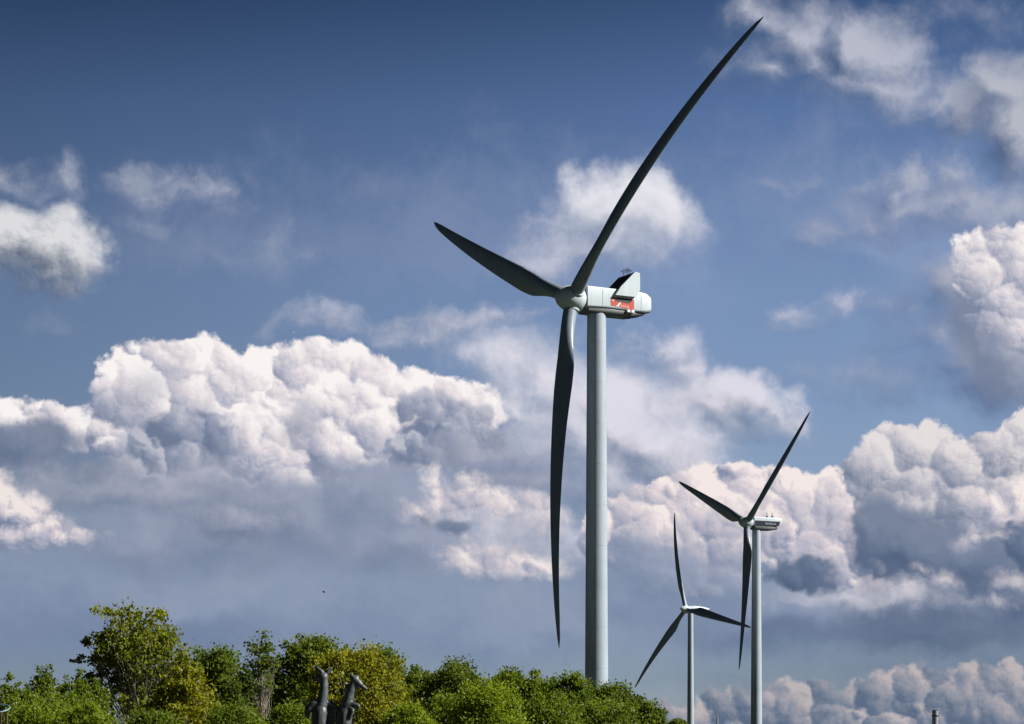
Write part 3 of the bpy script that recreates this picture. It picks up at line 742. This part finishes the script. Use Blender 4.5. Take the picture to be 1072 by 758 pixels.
pb = MB(); pb.box(sp(428, 1050, 55), Vector((40 * SK, 0, 0)), Vector((0, 24 * SK, 0)), Vector((0, 0, 500 * SK)))
pb.build('support_slab', M['bronze'], T, smooth=False)
T = empty('animal_statue', Vector((sp(580, 0).x, SY, pz)))
tag(T, 'right bronze statue of an upright animal, long snout pointing to the right', 'statue')
figure([[(575, 1060, 0, 100), (560, 1300, -10, 62), (550, 1540, -10, 50)], [(600, 1060, 0, 90), (630, 1300, 10, 60), (640, 1540, 10, 50)],
        [(600, 560, 0, 62), (578, 650, 0, 84), (572, 780, 0, 88), (585, 1060, 0, 108)],
        [(600, 570, 0, 72), (622, 480, 0, 62), (648, 400, 0, 54), (674, 320, 0, 46), (690, 285, 0, 40)],
        [(690, 280, 0, 50), (725, 310, -8, 42), (770, 348, -16, 29), (815, 377, -22, 17)],
        [(680, 275, 6, 24), (655, 235, 6, 25), (638, 200, 6, 9)], [(705, 280, -10, 20), (718, 255, -12, 16), (716, 228, -14, 6)],
        [(620, 545, -30, 42), (680, 548, -40, 30), (725, 562, -48, 26), (735, 585, -52, 18)],
        [(625, 580, -30, 36), (668, 610, -60, 24), (655, 660, -70, 18), (640, 700, -70, 14)]], 'statue_body', T)

# ------------------------------------------------------------------ hoop on posts at the left edge, bird
HY = 55.0; c1 = at(-4, 741.5, HY)
T = empty('hoop_stand', Vector((c1.x, HY, 0)))
tag(T, 'pale blue hoop on brown posts at the lower left edge', 'hoop')
hp = MB(); ring = []
for i in range(41):
    t = 2 * math.pi * i / 40
    ring.append(c1 + Vector((0.30 * math.cos(t), 0.27 * math.sin(t), 0.1 * math.sin(t))))
hp.tube(ring, 0.013, 8, cap=False); hp.build('hoop', M['hoop'], T)
for (u_, w_) in ((7.0, 0.03), (1.0, 0.03)):
    q1 = at(u_, 746, HY + 0.2); b_ = MB(); b_.tube([Vector((q1.x, q1.y, 0)), q1], w_, 10); b_.build('post', M['rust'], T)
bp = at(339, 620, 300.0)
bd = MB()
bd.tube([bp + Vector((-0.2, 0, 0.1)), bp + Vector((-0.07, 0, 0.04)), bp + Vector((0.1, 0, -0.05)), bp + Vector((0.24, 0, -0.09))], [0.02, 0.06, 0.05, 0.012], 8)
for sg in (-1, 1):
    bd.prism([bp + Vector((-0.06, 0, 0.06)), bp + Vector((0.06, 0, 0.0)), bp + Vector((0.1, sg * 0.32, 0.12)), bp + Vector((0.0, sg * 0.3, 0.16))], Vector((0, 0, 0.012)))
tag(bd.build('bird', M['bird'], loc=bp), 'tiny dark bird flying in the grey sky above the trees', 'bird')

# ------------------------------------------------------------------ trees
def leaves(name, mt, parent, pts, size, rg, stretch=1.35):
    n = len(pts); pts = np.asarray(pts, dtype=np.float64)
    nrm = rg.normal(size=(n, 3)); nrm[:, 2] = np.abs(nrm[:, 2]) * 0.7; nrm /= np.linalg.norm(nrm, axis=1)[:, None]
    t = rg.normal(size=(n, 3)); t -= (t * nrm).sum(1)[:, None] * nrm; t /= np.linalg.norm(t, axis=1)[:, None]
    b = np.cross(nrm, t)
    s = size * rg.uniform(0.45, 1.35, size=n)[:, None] * 0.5
    fold = nrm * s * 0.25
    v = np.stack([pts - t * s * stretch, pts + b * s + fold, pts + t * s * stretch, pts - b * s + fold], 1).reshape(-1, 3)
    v -= np.array(parent.location)
    me = bpy.data.meshes.new(name)
    me.vertices.add(4 * n); me.vertices.foreach_set('co', v.ravel())
    me.loops.add(4 * n); me.loops.foreach_set('vertex_index', np.arange(4 * n, dtype=np.int32))
    me.polygons.add(n); me.polygons.foreach_set('loop_start', np.arange(0, 4 * n, 4, dtype=np.int32))
    me.update(calc_edges=True); me.materials.append(mt)
    o = bpy.data.objects.new(name, me); C.objects.link(o); o.parent = parent
    return o

def tree(name, label, cat, ub, Y, lobes, mt, n_clump, n_leaf, leaf_px, group, seed, bark='bark', trunk_px=3.0, bare=0.0, clump=0.16, shell=0.35, twig=True):
    """trunk, limbs and twigs reach to clumps of leaves spread through the lobes (chart ellipses at distance Y)"""
    rg = np.random.default_rng(seed); px = Y / FPX
    base = at(ub, VH, Y); base.z = 0
    T = empty(name, base); tag(T, label, cat, group)
    L3 = [(np.array(at(u, v, Y)), ru * px, rv * px) for (u, v, ru, rv) in lobes]
    wts = np.array([l[1] * l[1] * l[2] for l in L3]) ** 0.7; wts /= wts.sum()
    top = max(l[0][2] + l[2] for l in L3)
    # trunk bends a little towards the crown's top
    tl = max(L3, key=lambda l: l[0][2] + l[2]); tp = np.array([tl[0][0], Y, top - tl[2] * 0.12])
    tr = trunk_px * px * 0.5; tk = MB(); tpts = []
    for i in range(9):
        f = i / 8; w_ = rg.normal(size=2) * px * 1.6 * (f > 0) * (f < 1)
        tpts.append(Vector((base.x + (tp[0] - base.x) * f ** 1.6 + w_[0], Y + w_[1], max(tp[2] * f, 0))))
    tk.tube(tpts, [tr * (1.25 - 1.12 * i / 8) for i in range(9)], 9)
    cents = []
    for i in range(n_clump):
        l = L3[rg.choice(len(L3), p=wts)]
        d = rg.normal(size=3); d /= np.linalg.norm(d)
        r = (shell + (1 - shell) * rg.uniform() ** 0.5) if rg.uniform() < 0.75 else rg.uniform() ** 0.5
        if rg.uniform() < 0.09 and d[2] > -0.1: r = rg.uniform(1.08, 1.24)          # shoots that stand out of the outline
        cents.append((l[0] + d * r * np.array([l[1], l[1], l[2]]) * rg.uniform(0.9, 1.04), min(l[1], l[2])))
    P_ = []
    for i, (c, rl) in enumerate(cents):
        # limb: from a point on the trunk below the clump, rising outwards
        zf = min(max((c[2] * rg.uniform(0.55, 0.85)) / max(tp[2], 0.1), 0.12), 0.93)
        k = zf * 8; k0 = int(k); s0 = tpts[k0].lerp(tpts[min(k0 + 1, 8)], k - k0)
        e = Vector(c); mid = s0.lerp(e, 0.5) + Vector((rg.normal() * px * 2, rg.normal() * px * 2, -(e - s0).length * 0.10))
        if twig and (i % 2 == 0 or bare > 0):
            lr = tr * (0.42 if i % 4 == 0 else 0.24) * (1.1 - 0.6 * zf)
            tk.tube([s0, s0.lerp(mid, 0.5) + Vector(rg.normal(size=3)) * px * 0.8, mid, mid.lerp(e, 0.55) + Vector(rg.normal(size=3)) * px * 0.8, e], [lr, lr * 0.85, lr * 0.65, lr * 0.42, lr * 0.2], 5)
            for q_ in range(int(2 + 5 * bare)):
                a_ = mid.lerp(e, rg.uniform(0.2, 1.0)); dd = (e - s0).normalized() * 0.7 + Vector(rg.normal(size=3)) * 0.5 + Vector((0, 0, 0.35))
                ln = rl * rg.uniform(0.2, 0.45); tk.tube([a_, a_ + dd * ln * 0.5, a_ + dd * ln + Vector((0, 0, ln * 0.1))], [lr * 0.32, lr * 0.24, lr * 0.1], 4)
        if rg.uniform() < bare: continue
        cr = clump * rl * rg.uniform(0.5, 1.6) + px * 0.9
        m_ = int(n_leaf * rg.uniform(0.5, 1.5))
        g_ = rg.normal(size=(m_, 3)) * np.array([cr, cr, cr * 0.8])
        P_.append(c + g_)
    tk.build('trunk', M[bark], T, sharp=60)
    pts = np.concatenate(P_); pts = pts[pts[:, 2] > 0.15]
    leaves('crown', M[mt], T, pts, leaf_px * px, rg)
    return T

GT = 'leafy trees along the bottom of the picture'; GS = 'narrow young trees at the left edge'; GB = 'bushes in front of the trees'
# narrow young trees, left edge
for i, (u_, v_, hw, lb) in enumerate(((10, 709, 13, 'narrow young tree nearest the left edge, behind the blue hoop'), (27, 715, 11, 'shortest narrow young tree, second from the left edge'),
        (44, 699, 14, 'tallest narrow young tree, middle of the row at the left'), (68, 706, 12, 'slender young tree just right of the tallest sapling at the left'),
        (83, 704, 11, 'slender pointed young tree close to the big olive tree on its left'), (99, 712, 14, 'low young tree tucked under the left side of the big olive tree'))):
    tree('young_tree', lb, 'tree', u_, 100.0 + i, [(u_, v_ + 11, hw * 0.28, 15), (u_ - hw * 0.45, v_ + 24, hw * 0.3, 16), (u_ + hw * 0.5, v_ + 20, hw * 0.3, 17), (u_ + 1, v_ + 36, hw * 0.95, 26), (u_, v_ + 75, hw * 1.3, 34)], 'green', 200, 38, 2.1, GS, 20 + i, trunk_px=2.0, clump=0.3)
# the big olive tree
tree('poplar_tree', 'tall olive leaved tree on the left, tallest of all, pale forked trunk', 'tree', 143, 110.0,
     [(142, 663, 46, 33), (124, 668, 36, 32), (168, 682, 34, 34), (146, 700, 54, 38), (150, 740, 56, 40), (110, 700, 22, 40)], 'olive', 310, 42, 2.9, GT, 3, bark='barkpale', trunk_px=6.0, clump=0.085)
tree('poplar_tree', 'yellowish young tree under the right side of the tall olive tree', 'tree', 196, 104.0,
     [(190, 715, 22, 26), (200, 735, 30, 30), (178, 750, 24, 30)], 'yellow', 130, 55, 3.0, GT, 4, bark='barkpale', trunk_px=2.5, clump=0.16)
tree('broadleaf_tree', 'dark green round tree just right of the tall olive tree', 'tree', 226, 122.0,
     [(222, 700, 28, 24), (235, 712, 24, 26), (208, 712, 26, 26), (226, 745, 36, 40)], 'darkg', 200, 90, 2.5, GT, 5, trunk_px=4, clump=0.15)
tree('broadleaf_tree', 'thin sparse tree with a pale trunk and open upright branches', 'tree', 279, 116.0,
     [(270, 688, 15, 20), (280, 700, 14, 26), (264, 705, 12, 24)], 'darkg', 54, 40, 2.5, GT, 6, bark='barkpale', trunk_px=3.0, bare=0.15, clump=0.2)
tree('broadleaf_tree', 'dark green tree behind the sparse pale trunked tree', 'tree', 268, 135.0,
     [(262, 730, 26, 26), (290, 735, 24, 30), (270, 760, 36, 34)], 'darkg', 170, 100, 2.5, GT, 16, trunk_px=4, clump=0.16)
tree('broadleaf_tree', 'wide dark tree with bare twigs on top behind the left statue', 'tree', 326, 126.0,
     [(322, 690, 30, 20), (338, 690, 28, 22), (308, 715, 24, 32), (330, 725, 40, 44), (318, 750, 38, 40)], 'darkg', 300, 90, 2.4, GT, 7, trunk_px=5, clump=0.14)
tree('broadleaf_tree', 'nearly leafless twiggy tree rising above the wide dark crown', 'tree', 322, 131.0,
     [(314, 684, 24, 18), (338, 684, 26, 20), (326, 690, 26, 22)], 'darkg', 70, 12, 3.0, GT, 8, trunk_px=4, bare=0.55, clump=0.2)
tree('broadleaf_tree', 'broad golden olive tree right behind the bronze statues', 'tree', 374, 108.0,
     [(368, 700, 30, 22), (350, 715, 26, 30), (390, 712, 28, 30), (372, 735, 50, 44), (402, 740, 22, 30)], 'yellow', 320, 80, 2.5, GT, 9, bark='barkpale', trunk_px=4, clump=0.14)
tree('broadleaf_tree', 'dark tree peeping out above the right of the golden tree', 'tree', 398, 132.0,
     [(393, 695, 18, 18), (408, 706, 14, 20), (400, 730, 24, 34)], 'darkg', 130, 90, 2.4, GT, 10, trunk_px=4, clump=0.17)
# green wood towards the big tower
for i, (u_, v_, hw, mt, Yd, lb) in enumerate((
        (440, 700, 24, 'darkg', 128, 'dark green tree first in the green row after the golden tree'),
        (478, 694, 32, 'darkg', 124, 'tallest dark round tree in the middle of the green row'),
        (530, 703, 26, 'green', 134, 'mid green tree at the back, right of the tallest in the green row'),
        (566, 706, 26, 'green', 130, 'green tree left of the big turbine tower, two crowns away'),
        (600, 709, 26, 'green', 126, 'green tree just left of the foot of the big turbine tower'),
        (642, 714, 26, 'darkg', 122, 'dark sloping tree covering the foot of the big turbine tower'),
        (680, 737, 14, 'darkg', 120, 'small dark tree at the right end of the green row'))):
    tree('broadleaf_tree', lb, 'tree', u_, float(Yd), [(u_, v_ + hw * 0.7, hw * 0.7, hw * 0.72), (u_ - hw * 0.5, v_ + hw * 1.1, hw * 0.62, hw * 0.7), (u_ + hw * 0.5, v_ + hw * 1.0, hw * 0.62, hw * 0.7), (u_, v_ + hw * 1.9, hw * 1.15, hw * 1.1)],
         mt, 230 if hw > 20 else 90, 140, 2.0, GT, 40 + i, trunk_px=4, clump=0.15)
for i, (u_, v_, hw, mt, Yd, lb) in enumerate((
        (510, 712, 36, 'light', 98, 'light green rounded bush in front of the green row'),
        (430, 740, 24, 'light', 92, 'low light green bush right of the golden tree'),
        (575, 730, 34, 'green', 104, 'green bush low in the middle of the green row'),
        (630, 730, 36, 'green', 106, 'green bush below the big turbine tower'),
        (470, 728, 30, 'green', 108, 'mid green bush between the two light green bushes'),
        (250, 738, 30, 'green', 96, 'green bush below the sparse tree, left of the statues'),
        (305, 738, 22, 'green', 98, 'small green bush just left of the left statue'),
        (410, 744, 20, 'yellow', 94, 'yellow leaved bush right of the right statue'),
        (40, 735, 34, 'light', 88, 'bright green bush at the foot of the narrow young trees'),
        (92, 738, 30, 'light', 86, 'bright green bush left of the tall olive trunk'),
        (160, 746, 26, 'green', 90, 'green bush at the foot of the tall olive tree'),
        (712, 754, 9, 'darkg', 100, 'tiny dark bush left of the farthest turbine tower'))):
    tree('bush', lb, 'bush', u_, float(Yd), [(u_, v_ + hw * 0.55, hw * 0.75, hw * 0.55), (u_ - hw * 0.4, v_ + hw * 0.9, hw * 0.7, hw * 0.7), (u_ + hw * 0.4, v_ + hw * 0.95, hw * 0.7, hw * 0.7), (u_, v_ + hw * 1.8, hw * 1.1, hw)],
         mt, 180 if hw > 12 else 44, 130, 2.0, GB, 70 + i, trunk_px=2, clump=0.2, twig=False)
